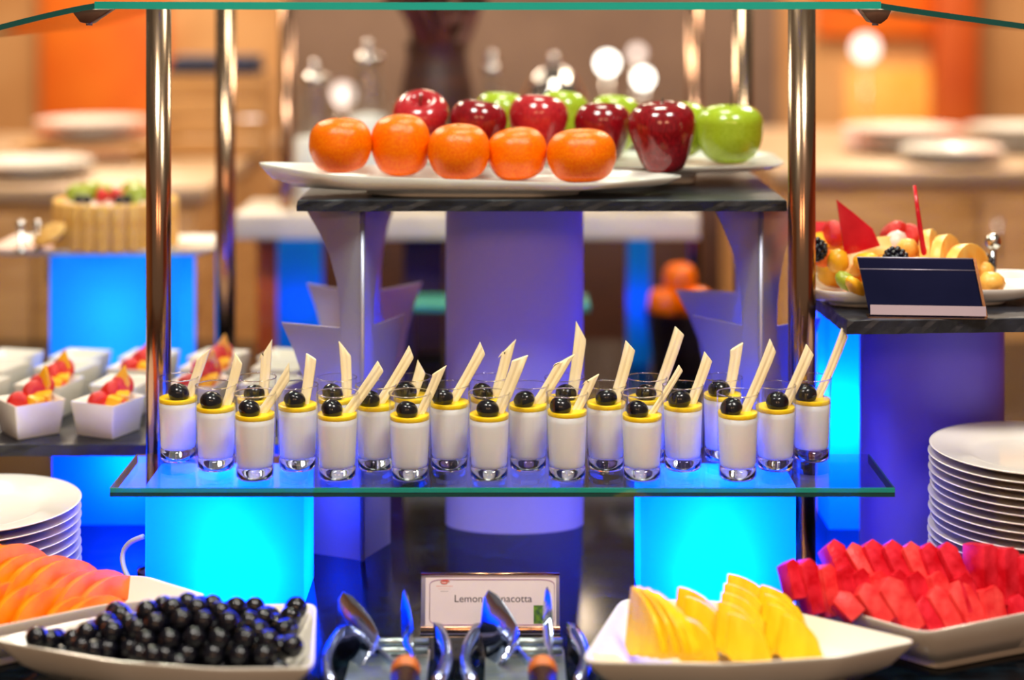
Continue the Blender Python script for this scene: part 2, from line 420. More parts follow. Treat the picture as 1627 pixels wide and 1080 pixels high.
# ---------------------------------------------------------------- folded steel brackets
def wing(sgn):
    # outline in (distance from the fold, height above table) cm
    o = [(0, 0), (7.9, 0), (7.9, 14), (8.1, 19), (8.9, 23), (10.3, 26.5), (12.2, 30.0), (3.3, 30.0), (3.35, 33), (3.8, 36), (4.9, 39.5), (6.4, 42.3), (8.5, 45.3), (0, 45.3)]
    return prism([(sgn * a * cm, b * cm) for a, b in o], 0, .0022, bev=.0004)
def bracket(px, z, rz, label, rz2=90):
    t = thing('steel_bracket', label, 'bracket', (X(px, z), z / 100, TABLE), (0, 0, R(rz)), group='folded steel brackets under the slate board')
    mk('wing', wing(-1), 'steel', t)
    w = mk('wing', wing(1), 'steel', t, rot=(0, 0, R(rz2)))
    mk('fold', lathe([(0, 0), (.0035, 0), (.0035, .453), (0, .453)], 14), 'steel', t, (0, .0016, 0))
    return t
bracket(575, 229, -24, 'folded steel bracket with curved cutouts left of the lilac-lit column')
bracket(1208, 229.5, -50, 'folded steel bracket right of the lilac-lit column beside the post')
bracket(580, 256, -40, 'rear steel bracket seen through the cutouts of the left front bracket')
bracket(1206, 256, -12, 'rear steel bracket seen blue behind the right front bracket')

# ================================================================== LEMON PANNA COTTA CUPS
CUPH = .102
m_cup = lathe([(.0222, .001), (.0228, .004), (.0246, .05), (.0252, CUPH - .0008), (.0252, CUPH - .0006), (.0242, CUPH - .0006), (.0242, CUPH - .0008), (.0236, .05), (.0219, .0146)], 40)
m_base = lathe([(0, .0005), (.0195, .0005), (.0216, .003), (.0219, .0135), (0, .0138)], 40)
def cream_mesh(h): return lathe(lcr([(0, .0150), (.016, .0150), (.0205, .0158), (.0214, .0185), (.0232, h * .9), (.0236, h), (0, h)], 1), 40)
def jelly_mesh(h): return lathe([(.0, h + .0002), (.0233, h + .0002), (.0236, h + .0006), (.02365, h + .0050), (.0233, h + .0054), (.015, h + .0046), (0, h + .0044)], 40)
m_rim = lathe([(.0246 + .0008 * math.cos(a), CUPH + .0008 * math.sin(a)) for a in [2 * math.pi * k / 8 for k in range(9)]], 40)
m_grape = lathe(lcr([(0, -.92), (.5, -.8), (.92, -.35), (1, .05), (.9, .48), (.55, .85), (.18, .965), (.1, .93), (0, .92)], 4), 24)
def stick(p0, p1, w, d, cut):
    ax = (p1 - p0); L_ = ax.length; ax.normalize()
    s = Vector((0, 1, 0)).cross(ax).normalized()
    if s.x < 0: s = -s
    y = s.cross(ax).normalized()
    v = []
    sec = [(-.5, -.3), (-.25, -.5), (.25, -.5), (.5, -.3), (.5, .35), (.2, .5), (.0, .36), (-.2, .5), (-.5, .35)]
    n = len(sec)
    for k, t in enumerate((0, .25, .5, .75, 1)):
        bow = math.sin(t * math.pi) * .0012
        for a, b in sec:
            ex = 0
            if k == 4: ex = -(cut * (a + .5) if cut > 0 else -cut * (.5 - a)) * w * 1.5
            wt = w * (.86 + .14 * t)
            v.append(p0 + ax * (L_ * t + ex) + s * (a * wt + bow) + y * b * d)
    f = []
    for k in range(4):
        for i in range(n): f.append((k * n + i, k * n + (i + 1) % n, (k + 1) * n + (i + 1) % n, (k + 1) * n + i))
    f.append(tuple(range(n))); f.append(tuple(4 * n + i for i in range(n)))
    return bevelled(mesh('stick', v, f), .0006, 1)
# px of the cup, tip px, py, base px, stick width cm, tip cut, berry offset px
FR = [(405, 466, 580, 414, 1.25, .9, -8), (536, 607, 578, 556, 1.35, .3, -8), (651, 703, 577, 672, 1.15, -1, -4), (777, 830, 560, 790, 1.55, -.6, -2), (901, 945, 590, 918, 1.2, -1, -12), (1020, 1083, 582, 1036, .8, .3, -8), (1172, 1231, 541, 1184, 1.3, .6, -20)]
MI = [(343, 381, 562, 364, 1.25, .6, -6), (473, 495, 562, 482, 1.35, .3, -4), (597, 657, 553, 602, 1.3, .5, -24), (714, 770, 547, 718, 1.3, .5, -14), (839, 905, 557, 854, 1.5, -1.2, -6), (963, 1003, 543, 976, 1.45, .4, 0), (1085, 1127, 561, 1098, 1.3, .4, -6), (1232, 1289, 550, 1250, 1.35, .4, 2)]
BA = [(283, 327, 551, 300, 1.25, -1, 2), (407, 424, 538, 416, 1.35, -1.2, -2), (535, 547, 541, 550, 1.4, .9, -6), (655, 672, 574, 654, 1.4, .6, -12), (777, 812, 536, 786, 1.35, -1.2, -10), (897, 925, 511, 908, 1.55, .9, 2), (1028, 1081, 521, 1046, 1.4, .3, -2), (1148, 1172, 542, 1158, 1.4, -.6, -6), (1289, 1344, 523, 1300, 1.15, .4, -12)]
def cups(rows, z, rowname, which):
    for i, (px, tx, ty, bx, sw, cut, bo) in enumerate(rows):
        base = Vector((X(px, z), z / 100, H(SH_TOP) + .0003))
        fill = .0725 + random.uniform(-.002, .004)
        t = thing('panna_cotta_glass', '%s lemon panna cotta glass from the left in the %s row' % (ORD[i], rowname), 'dessert glass', base, (0, 0, 0), 'lemon panna cotta glasses on the glass shelf')
        g_ = mk('glass', m_cup, 'cup', t); mk('rim', m_rim, 'glassrim', g_); mk('glass_base', m_base, 'cupbase', t)
        mk('panna_cotta', cream_mesh(fill), 'cream', t)
        mk('lemon_jelly', jelly_mesh(fill), 'lemon', t)
        gx = max(-.008, min(.006, bo * z / FPX * cm))
        r = random.uniform(.0130, .0142)
        mk('black_grape', m_grape, 'grape', t, (gx, -.006, fill + .0042 + r * .5), (R(random.uniform(-25, 25)), R(random.uniform(-30, 30)), random.uniform(0, 6)), (r, r, r * .9))
        tip = W(tx, ty, z + 1.0) - base; bxx = max(-.006, min(.0115, (bx - px) * z / FPX * cm))
        b0 = Vector((bxx, .006, fill + .0045)); d = (tip - b0).normalized(); p0 = b0 - d * .012
        if abs(p0.x) > .014: p0 = b0 - d * .006
        mk('white_chocolate_stick', stick(p0, tip, sw * cm, sw * .62 * cm, cut), 'wafer', t)
cups(FR, 211.0, 'front', 0); cups(MI, 215.2, 'middle', 1); cups(BA, 219.3, 'back', 2)

# ================================================================== UPPER FRUIT PLATTERS
def platter(name, label, pts, rim, floor, mat='porcelain', tight=.2, cat='platter', flo=.8, foot=None):
    """pts: (x m, y m, rim height above base m); floor height above base"""
    o = rnd_outline(pts, 7, tight)
    cx = sum(p[0] for p in o) / len(o); cy = sum(p[1] for p in o) / len(o)
    t = floor / rim
    foot = foot or flo - .12
    rings = [(.05, 0, floor), (flo - .1, 0, floor), (flo, .06, floor * .97), ((flo + 1) / 2, .42, floor * .58), (.972, .97, 0), (.985, 1.0, 0), (1.0, .995, 0), (1.0, .95, -.0012), ((flo + 1) / 2 + .01, .42, floor * .58 - .005), (flo - .04, .0, floor - .006), (foot + .015, 0, floor - .0065), (foot, 0, .0012), (foot - .02, 0, 0), (.05, 0, 0)]
    m = loft([(p[0] - cx, p[1] - cy, p[2]) for p in o], rings)
    return mk(name, m, mat, None, (cx, cy, 0)), cx, cy
# front platter (oranges)
zb = H(SL_T)
pl, _, _ = platter('fruit_platter', '', [(X(398, 233), 2.33, .043), (X(520, 229), 2.277, .031), (X(760, 228), 2.272, .025), (X(950, 228), 2.268, .0205), (X(1092, 232), 2.315, .026), (X(1010, 238), 2.385, .026), (X(560, 238), 2.39, .033)], .027, .016, flo=.86, foot=.5)
pl.location.z = zb + .0005; tag(pl, 'long white platter with upturned tips under the row of oranges', 'platter')
pl, _, _ = platter('fruit_platter', '', [(X(596, 246), 2.42, .03), (X(800, 243), 2.405, .03), (X(1100, 242), 2.40, .028), (X(1248, 244), 2.425, .030), (X(1225, 258), 2.59, .032), (X(620, 258), 2.60, .032)], .03, .025, flo=.88, foot=.55)
pl.location.z = zb + .0005; tag(pl, 'white platter under the red and green apples', 'platter')
m_or = lathe(lcr([(0, -.93), (.42, -.92), (.78, -.70), (.97, -.25), (1, .1), (.92, .50), (.68, .80), (.28, .93), (.06, .915), (0, .9)], 4), 36)
for i, (px, top, bot, w) in enumerate([(541, 187, 272, 103), (637, 184, 279, 98), (729, 197, 283, 102), (822, 205, 286, 99), (924, 204, 288, 114)]):
    z = 232.0 - i * .2 + (i % 2) * 2.2
    h = (bot - top) * z / FPX * cm; r = w * .485 * z / FPX * cm
    t = thing('orange', '%s orange from the left in the row on the upper platter' % ORD[i], 'orange', (X(px, z), z / 100, ZZ(bot, z) + h / 2 * .985 + (i % 2) * .002), (R(random.uniform(-6, 6)), R(random.uniform(-6, 6)), random.uniform(0, 6)), 'oranges on the upper platter')
    mk('peel', m_or, 'orange', t, sc=(r, r, h / 2 / .93))
    mk('navel', lathe([(0, .0015), (.0028, .0012), (.0036, 0), (0, -.001)], 10), 'calyx', t, (0, 0, h / 2 * .985 - .0002))
def apple_prof(k):
    return lcr([(0, -.70), (.14, -.80), (.34, -.90), (.52, -.86), (.70, -.62) if k else (.8, -.62), (.86, -.22) if k else (.95, -.2), (.985, .2), (.98, .48), (.84, .74), (.56, .90), (.34, .88), (.16, .72), (0, .58)], 4)
lob = lambda a, u: 1 + .045 * math.cos(5 * a) * max(0, 1 - u * 2.2) + .02 * math.cos(5 * a) * max(0, u * 2 - 1)
m_red = lathe(apple_prof(1), 40, lob); m_grn = lathe(apple_prof(0), 40, lambda a, u: 1 + .02 * math.cos(5 * a) * max(0, 1 - u * 2))
def apple(i, px, top, z, w, h, kind, label, rot=(0, 0), stem=True, mat=None, zc=None):
    me = m_red if kind == 'r' else m_grn; mat = mat or ('redapple' if kind == 'r' else 'greenapple')
    if me.materials and me.materials[0] != MT[mat]: me = with_mat(me, mat)
    h *= cm; r = w * .5 * cm
    zt = ZZ(top, z); c = zt - h * .5
    t = thing('apple', label, 'apple', (X(px, z), z / 100, c), (R(rot[0]), R(rot[1]), i * 1.3), 'apples on the upper platter')
    mk('skin', me, mat, t, sc=(r, r, h / 2 / .9))
    if stem:
        L_ = stem if not isinstance(stem, bool) else .016
        mk('stem', tube([(0, 0, h * .30), (.001, 0, h * .45), (.003, .001, h * .33 + L_ + .004)], [.0011, .0011, .0018], 7), 'stem', t)
apple(0, 670, 149, 244, 7.9, 8.0, 'r', 'tilted red apple at the left showing its stem hollow', (34, -4), True, 'redapple2')
apple(1, 758, 161, 241.6, 7.9, 8.0, 'r', 'dark red apple second from the left behind the oranges', (6, 8))
apple(2, 854, 153, 244, 8.4, 8.4, 'r', 'bright red apple third from the left with short stem', (10, 0), .02, 'redapple2')
apple(3, 957, 165, 243.5, 8.0, 8.0, 'r', 'dark red apple half hidden behind the last orange', (4, -6), False)
apple(4, 1053, 163, 237, 9.2, 9.2, 'r', 'large dark red apple standing fully in view', (3, 0), .018)
apple(5, 795, 148, 254, 7.8, 8.2, 'g', 'green apple peeking out between the second and third red apples', (0, 5), False)
apple(6, 893, 147, 253.4, 7.6, 8.3, 'g', 'green apple behind the bright red apple with short stem', (5, 12), False)
apple(7, 976, 153, 254.5, 7.4, 8.0, 'g', 'green apple behind the half hidden dark red apple', (0, -6), False)
apple(8, 1082, 164, 251, 8.0, 7.4, 'g', 'green apple hidden behind the large dark red apple', (0, 0), False)
apple(9, 1160, 168, 246, 9.3, 7.9, 'g', 'green apple with long thin stem at the right end', (0, 0), .032)

# ================================================================== FRONT PLATES
def leaf_plate(label, pts, rim=.053, flo=.74):
    o, cx, cy = platter('serving_plate', '', [(a * cm, b * cm, rim + (c if len(p) > 2 else 0)) for p in pts for a, b, c in [tuple(p) + (0,) * (3 - len(p))]], rim, .017, 'porcelain2', .13, flo=flo)
    o.location.z = TABLE + .0004; tag(o, label, 'plate', 'white serving plates of cut fruit'); return o
GP = [(-55.6, 187.4), (-44.5, 195), (-33, 197.6), (-22.0, 198.4), (-20.2, 179.6), (-30, 179.4), (-41, 181.4)]
leaf_plate('pointed white plate filled with black grapes', GP)
PP = [(7.0, 181.2), (12.4, 199.8), (22, 199.4), (30.2, 196.6), (43.2, 187.0), (34, 182.6), (22, 180.6)]
leaf_plate('pointed white plate filled with pineapple pieces', PP)
WP = [(44.0, 188.6), (57, 194.4, .002), (69.5, 199.5, .004), (68, 203), (52, 205), (33, 204.5), (31.6, 200.5)]
leaf_plate('white plate under the watermelon slices', WP, .055, .76)
YP = [(-43.3, 206.6, .004), (-34.5, 200.8), (-45.6, 198.0), (-57.2, 190.2), (-72, 189), (-74, 200), (-68, 206)]
leaf_plate('white plate under the papaya slices', YP, .053, .76)

# grapes: settled heap
def inside(p, poly):
    c = False; n = len(poly)
    for i in range(n):
        a, b = poly[i], poly[i - 1]
        if (a[1] > p[1]) != (b[1] > p[1]) and p[0] < (b[0] - a[0]) * (p[1] - a[1]) / (b[1] - a[1]) + a[0]: c = not c
    return c
gc = (sum(p[0] for p in GP) / 7, sum(p[1] for p in GP) / 7)
def shr(poly, s): return [(gc[0] + (p[0] - gc[0]) * s, gc[1] + (p[1] - gc[1]) * s) for p in poly]
RG = 1.24; rg = random.Random(5)
placed = []
def rim_frac(x, y):
    lo, hi = .02, 1.3
    for _ in range(14):
        mid = (lo + hi) / 2
        if inside((x, y), shr(GP, mid)): hi = mid
        else: lo = mid
    return hi
for lay in range(4):
    y = 177.6 + (lay % 2) * 1.3; row = 0
    while y < 200:
        x = -58.0 + (row % 2) * 1.3 + (lay % 2) * .9
        while x < -18:
            q = rim_frac(x, y); lim = (.87, .80, .66, .42)[lay]
            if q < lim and not (lay == 2 and x < -46) and not (lay == 3 and x < -40):
                up = max(0, (q - .70) / .232 * 3.6)
                base = 1.75 + up + (.5 if q > .72 else 0) if lay == 0 else 1.75 + (1.95, 3.65, 5.2)[lay - 1] - (0, .5, .8)[lay - 1] * (q / lim) ** 2
                placed.append((x + rg.uniform(-.16, .16), y + rg.uniform(-.16, .16), base + RG + rg.uniform(-.05, .25)))
            x += 2.6
        y += 2.28; row += 1
for k, (x, y, z) in enumerate(placed):
    r = rg.uniform(1.12, 1.26) * cm
    t = thing('black_grape', 'round black grape heaped on the pointed white plate', 'grape', (x * cm, y * cm, TABLE + z * cm), (rg.uniform(0, 6), rg.uniform(0, 6), rg.uniform(0, 6)), 'black grapes on the pointed white plate')
    mk('skin', m_grape if k else m_grape.copy(), 'grape', t, sc=(r, r, r * 1.06))
    if k % 2 == 0: mk('stem_scar', lathe([(0, .0006), (.0014, .0004), (.0016, -.0004), (0, -.0006)], 8), 'stem', t, (0, 0, r * .975))

# watermelon slices
def wedge(p0, p1, w, d, gable, m_=.0009):
    ax = p1 - p0; L_ = ax.length; ax.normalize(); s = Vector((0, 1, 0)).cross(ax).normalized(); y = s.cross(ax).normalized()
    if y.y < 0: y = -y
    tw_ = R(32); s, y = s * math.cos(tw_) + y * math.sin(tw_), y * math.cos(tw_) - s * math.sin(tw_)
    v = []
    for yy, tw in ((-.5, 1.0), (.5, .92)):
        for a, t in ((-.5, 0), (.5, 0), (.5, 1 - gable * w / L_), (.12, 1.0), (-.5, 1 - gable * .55 * w / L_)):
            v.append(p0 + s * (a * w * tw) + ax * (t * L_) + y * (yy * d))
    n = 5; f = [tuple(range(n)), tuple(range(2 * n - 1, n - 1, -1))] + [(i, (i + 1) % n, n + (i + 1) % n, n + i) for i in range(n)]
    return bevelled(mesh('wedge', v, f), m_, 2)
def slices(rows, z0, dz, label, mat, name, cat, group, d, gable, ext, wpx=1.0, zlist=None):
    for i, (tx, ty, bx, by, w) in enumerate(rows):
        z = z0 + dz * i
        p1 = W(tx, ty, z + .9); p0 = W(bx, by, z - .6); p0 = p0 + (p0 - p1).normalized() * ext * cm
        c = Vector((p0.x, p0.y, p0.z)); 
        m = wedge(p0 - c, p1 - c, 1.1 * w * z / FPX * cm, d * cm, gable)
        tag(mk(name, m, mat if isinstance(mat, str) else mat[i % len(mat)], None, c), label % ORD[i], cat, group)
bk = [(1315, 862, 1334, 905, 30), (1346, 869, 1368, 905, 27), (1375, 861, 1394, 908, 30), (1406, 862, 1426, 908, 31), (1436, 865, 1457, 911, 30), (1465, 865, 1480, 911, 30), (1493, 865, 1517, 915, 30)]
slices(bk, 200.6, 0, '%s watermelon slice from the left in the rear row', ('melon', 'melon2', 'melon'), 'watermelon_slice', 'watermelon', 'watermelon slices on the plate', 2.4, .42, 2.6)
md = [(1250, 890, 1262, 940, 24), (1275, 888, 1292, 962, 29), (1308, 896, 1320, 966, 28), (1336, 898, 1346, 955, 27), (1360, 904, 1370, 955, 26), (1388, 908, 1398, 958, 27), (1418, 907, 1432, 958, 28), (1446, 909, 1458, 958, 29), (1480, 909, 1494, 962, 30), (1522, 912, 1536, 962, 26)]
slices(md, 198.0, 0, '%s watermelon slice from the left in the middle row', ('melon', 'melon', 'melon2'), 'watermelon_slice', 'watermelon', 'watermelon slices on the plate', 2.2, .42, .9)
ft = [(1327, 945, 1364, 986, 30), (1366, 930, 1408, 996, 33), (1402, 920, 1455, 1006, 40), (1457, 950, 1490, 1006, 33), (1478, 934, 1516, 1002, 34), (1512, 926, 1553, 998, 37)]
slices(ft, 194.2, .55, '%s watermelon slice from the left in the front row', ('melon2', 'melon2', 'melon2', 'melon'), 'watermelon_slice', 'watermelon', 'watermelon slices on the plate', 1.9, .4, -.3)
rt = [(1557, 862, 1557, 945, 29), (1590, 868, 1592, 945, 30), (1621, 880, 1627, 955, 33)]
slices(rt, 200.4, .1, '%s tall watermelon slab in front of the right plate stack', ('melon',), 'watermelon_slice', 'watermelon', 'watermelon slices on the plate', 3.4, .2, 1.0)
rf = [(1566, 930, 1575, 992, 42), (1606, 948, 1618, 985, 30)]
slices(rf, 198.0, .3, '%s watermelon chunk below the tall slabs at the right', ('melon2', 'melon'), 'watermelon_slice', 'watermelon', 'watermelon slices on the plate', 2.2, .35, -.4)

# pineapple: thin wedges, apex cut
def sector(r, th, a0, a1, cut=.18, n=9):
    p = [(r * cut * math.cos(a0), r * cut * math.sin(a0))] + [(r * math.cos(a0 + (a1 - a0) * i / n) * (1 + .02 * math.sin(i * 2.3)), r * math.sin(a0 + (a1 - a0) * i / n)) for i in range(n + 1)] + [(r * cut * math.cos(a1), r * cut * math.sin(a1))]
    return prism(p, -th / 2, th / 2, bev=.0016)
# px, py of the lower left corner, z, height cm, yaw, lean, mirror
PN = [(998, 1042, 190.5, 7.6, 62, -6, 0), (1013, 1044, 189.5, 7.5, 58, -5, 0), (1028, 1046, 188.6, 7.2, 55, -4, 0), (1043, 1048, 187.8, 6.4, 50, -4, 0),
      (1070, 1024, 194.5, 6.2, 20, -12, 0), (1082, 1032, 192.0, 5.6, 18, -14, 0), (1072, 1050, 185.6, 4.6, 12, -10, 0),
      (1150, 1012, 196.4, 6.8, 12, -16, 0), (1144, 1022, 194.2, 6.4, 14, -16, 0), (1140, 1030, 192.0, 5.9, 14, -18, 0), (1136, 1040, 189.4, 5.5, 12, -18, 0), (1152, 1050, 186.0, 4.9, 14, -16, 0),
      (1200, 1018, 194.6, 6.0, 22, -18, 0), (1206, 1028, 192.2, 5.6, 24, -18, 0), (1214, 1038, 189.8, 5.2, 24, -18, 0), (1236, 1050, 187.2, 4.8, 20, -18, 0)]
for i, (px, py, z, h, yaw, lean, mi) in enumerate(PN):
    m = sector(h * cm, .0125 if i > 3 else .0135, R(4 if i > 3 else 20), R(88), .16)
    o = mk('pineapple_slice', m, 'pine', None, W(px, py, z), (R(lean), 0, R(-yaw)))
    tag(o, '%s thin pineapple wedge from the left end of the plate' % ORD[i] if i < 4 else ('%s pineapple wedge counted from the rear in the overlapping middle cluster' % ORD[i - 4] if i < 12 else '%s pineapple wedge counted from the rear in the right cluster' % ORD[i - 12]), 'pineapple', 'upright pineapple wedges' if i < 4 else ('middle pineapple wedges' if i < 12 else 'right pineapple wedges'))

# papaya: curved ribs laid over one another
def rib(ro, ri, th, a0, a1, n=14):
    po = [(ro * math.cos(R(a0 + (a1 - a0) * i / n)), ro * math.sin(R(a0 + (a1 - a0) * i / n)) * .8) for i in range(n + 1)]
    pi_ = [(ri * math.cos(R(a0 + (a1 - a0) * i / n)), ri * math.sin(R(a0 + (a1 - a0) * i / n)) * .8) for i in range(n + 1)]
    return prism(po + pi_[::-1], -th / 2, th / 2, bev=.0009)
def papaya(rowname, n, x0, x1, y0, y1, z0, z1, ro, ri, yaw0, yaw1, th, lean, pink=99):
    for i in range(n):
        u = i / (n - 1)
        arch = math.sin(min(1, u * .9 + .25) * math.pi) ** .7
        ro_ = ro * (.82 + .18 * arch) * (1 + .05 * math.sin(i * 2.4 + ro))
        m = rib(ro_ * cm, (ro_ - (ro - ri)) * cm, th * .8 * cm, 8, 150)
        o = mk('papaya_slice', m, 'papaya2' if i >= pink else 'papaya', None, ((x0 + (x1 - x0) * u) * cm, (y0 + (y1 - y0) * u) * cm, TABLE + (z0 + (z1 - z0) * u) * cm), (R(lean + 3 * math.sin(i * 1.9)), 0, R(yaw0 + (yaw1 - yaw0) * u)))
        tag(o, '%s papaya slice from the left in the %s fan' % (ORD[i], rowname), 'papaya', 'papaya slices fanned on the plate')
papaya('rear', 12, -67, -46.0, 200.6, 203.4, 5.6, .9, 8.4, 5.2, 74, 58, 1.35, -14, 9)
papaya('middle', 9, -66, -47.0, 195.8, 199.2, 4.2, .9, 6.8, 3.8, 72, 54, 1.5, -14)
papaya('front', 7, -67, -52.5, 192.2, 195.4, 1.7, .9, 4.6, 2.2, 72, 56, 1.5, -16)

# ================================================================== PLATE STACKS
def plate_mesh(r):
    return lathe([(0, .004), (r * .55, .004), (r * .62, .006), (r * .72, .0105), (r * .97, .0150), (r * .995, .0158), (r, .0150), (r * .985, .0138), (r * .74, .0085), (r * .62, .002), (r * .58, 0), (r * .5, .0005), (0, .0015)], 72)
def stack(px, z, r, top, pitch, n_max, where, group, zb=TABLE):
    n = min(n_max, int((top - zb - .016) / pitch) + 1); m = plate_mesh(r); rr = random.Random(int(px))
    for i in range(n):
        o = mk('plate', m, 'porcelain', None, (X(px, z) + rr.uniform(-.002, .002), z / 100 + rr.uniform(-.002, .002), zb + .0003 + i * pitch))
        k = n - 1 - i
        tag(o, ('topmost white plate of %s' % where) if k == 0 else '%s white plate from the top of %s' % (ORD[k] if k < len(ORD) else 'lowest', where), 'plate', group)
stack(1645, 216, .1275, ZZ(706, 216) + .0, .0098, 22, 'the tall stack beside the watermelon', 'plates in the stack beside the watermelon')
stack(-38, 219, .1275, ZZ(785, 219), .0112, 20, 'the stack behind the papaya', 'plates in the stack behind the papaya')

# ================================================================== CARD HOLDER
t = thing('menu_card_holder', 'steel card holder with lemon pannacotta name card in front of the shelf', 'card holder', (X(779, 203.6), 2.036, TABLE))
w, h = .1605, .0655; tl = (R(-10), 0, 0)
mk('back_plate', box(-w / 2, w / 2, 0, .0015, .004, h, .0004), 'steel', t, rot=tl)
c = mk('card', box(-w / 2 + .005, w / 2 - .004, -.0012, -.0004, .008, h - .004, 0), 'card', t, rot=tl)
mk('top_rail', tube([(-w / 2, -.0005, h), (w / 2, -.0005, h)], .0016, 8), 'chrome', t, rot=tl)
mk('bottom_lip', box(-w / 2 - .001, w / 2 + .001, -.006, .0, .001, .0065, .001), 'chrome', t, rot=(R(-25), 0, 0))
mk('foot', box(-w / 2, w / 2, -.004, .035, .0, .0012), 'steel', t)
def ink(name, m, mat, loc=(0, 0, 0)): return mk(name, m, mat, c, loc)
ol = rnd_outline([(-w / 2 + .010, .0095), (w / 2 - .006, .0095), (w / 2 - .006, h - .006), (-w / 2 + .010, h - .006)], 6, .12)
mk('border', tube([(x, -.0013, z) for x, z in ol] + [(ol[0][0], -.0013, ol[0][1])], .00035, 5), 'cardpurple', c)
def text(s, x, z, size, mat):
    cu = bpy.data.curves.new('lettering', 'FONT'); cu.body = s; cu.size = size; cu.extrude = .00005; cu.align_x = 'LEFT'
    cu.materials.append(MT[mat]); o = bpy.data.objects.new('lettering', cu); COL.objects.link(o); o.parent = c
    o.location = (x, -.00128, z); o.rotation_euler = (R(90), 0, 0); return o
tx = text('Lemon Pannacotta', X(721, 203.6) - X(779, 203.6), .0345, .0115, 'cardink')
bpy.context.view_layer.update()
sx_ = .0895 / max(tx.dimensions.x, 1e-4)
me_ = bpy.data.meshes.new_from_object(tx.evaluated_get(bpy.context.evaluated_depsgraph_get())); lt, cu_ = tx.location.copy(), tx.data
bpy.data.objects.remove(tx); bpy.data.curves.remove(cu_)
mk('lettering', me_, 'cardink', c, lt, (R(90), 0, 0), (sx_, 1, 1))
lx = X(706, 203.6) - X(779, 203.6)
mk('logo', tube([(lx + .0055 * math.cos(a) * (1 - a / 16), -.0013, .0567 + .0024 * math.sin(a) * (1 - a / 16)) for a in [k * .5 for k in range(0, 19)]], .0006, 5), 'cardred', c)
for zz, ww, mt, th in ((.0515, .019, 'cardpink', .0012), (.0488, .014, 'cardpink', .0005), (.0462, .0085, 'cardink', .0004)):
    xk = lx - ww / 2
    rr = random.Random(2)
    while xk < lx + ww / 2:
        q = rr.uniform(.0008, .0016); mk('print_mark', box(xk, xk + q, -.0013, -.0012, zz, zz + th), mt, c); xk += q + .0005
mk('printed_photo', box(X(848, 203.6) - X(779, 203.6), X(877, 203.6) - X(779, 203.6), -.0014, -.0012, .0105, .031), 'photogreen', c)

# upper right blank holder
t = thing('menu_card_holder', 'tilted steel card holder with blank back on the right slate board', 'card holder', (X(1473, 220.6), 2.206, H(41.95)), (0, 0, R(-5)))
w, h = .142, .072
mk('back_plate', prism([(-w / 2, .002), (w / 2, .002), (w / 2 - .012, h), (-w / 2 - .014, h)], 0, .0014), 'navyreflect', t, rot=(R(-12), 0, 0))
mk('crease', tube([(-w / 2 - .011, -.0004, h * .80), (w / 2 - .010, -.0004, h * .80)], .0006, 6), 'steel', t, rot=(R(-12), 0, 0))
mk('top_rail', tube([(-w / 2 - .014, .0004, h), (w / 2 - .012, .0004, h)], .001, 6), 'steel', t, rot=(R(-12), 0, 0))
mk('side_rail', prism([(w / 2 - .0005, 0), (w / 2 + .003, 0), (w / 2 - .009, h), (w / 2 - .0125, h)], -.004, .003), 'chrome', t, rot=(R(-12), 0, 0))
mk('foot', box(-w / 2 - .004, w / 2, -.016, .004, .0, .0013), 'chrome', t)
mk('lip', box(-w / 2, w / 2, -.010, -.0085, .001, .013), 'steel', t, rot=(R(-12), 0, 0))

# ================================================================== TONGS AND RESTS
def rest(px, label):
    z = 196; t = thing('tong_rest', label, 'tong rest', (X(px, z), 1.93, TABLE), group='steel tong rests')
    mk('tray_floor', box(-.044, .044, -.07, .05, .0, .003, .001), 'rib', t)
    for k in range(5): mk('floor_rib', box(-.042, .042, -.055 + k * .02, -.053 + k * .02, .003, .0036), 'rib', t)
    for k in range(2): mk('rail', tube([(-.042, .045 - k * .016, .013 - k * .004), (.042, .045 - k * .016, .013 - k * .004)], .0042, 10), 'rib', t)
    for s in (-1, 1):
        pts = [(s * (.048 + .013 * math.sin(u * math.pi * .9)), .048 - .115 * u, .004 + .022 * math.cos(u * 1.2) * (1 - .4 * u)) for u in [k / 8 for k in range(9)]]
        v, f = [], []
        for x, y, zz in pts:
            v += [(x, y, .0005), (x + s * .012, y, .0005), (x + s * .009, y, zz + .006), (x - s * .001, y, zz + .008)]
        for i in range(8):
            for a, b in ((0, 1), (1, 2), (2, 3), (3, 0)): f.append((i * 4 + a, i * 4 + b, i * 4 + 4 + b, i * 4 + 4 + a))
        f += [(0, 1, 2, 3), (32, 35, 34, 33)]
        mk('side_guard', mesh('guard', v, f, True), 'bluesteel', t)
    return t
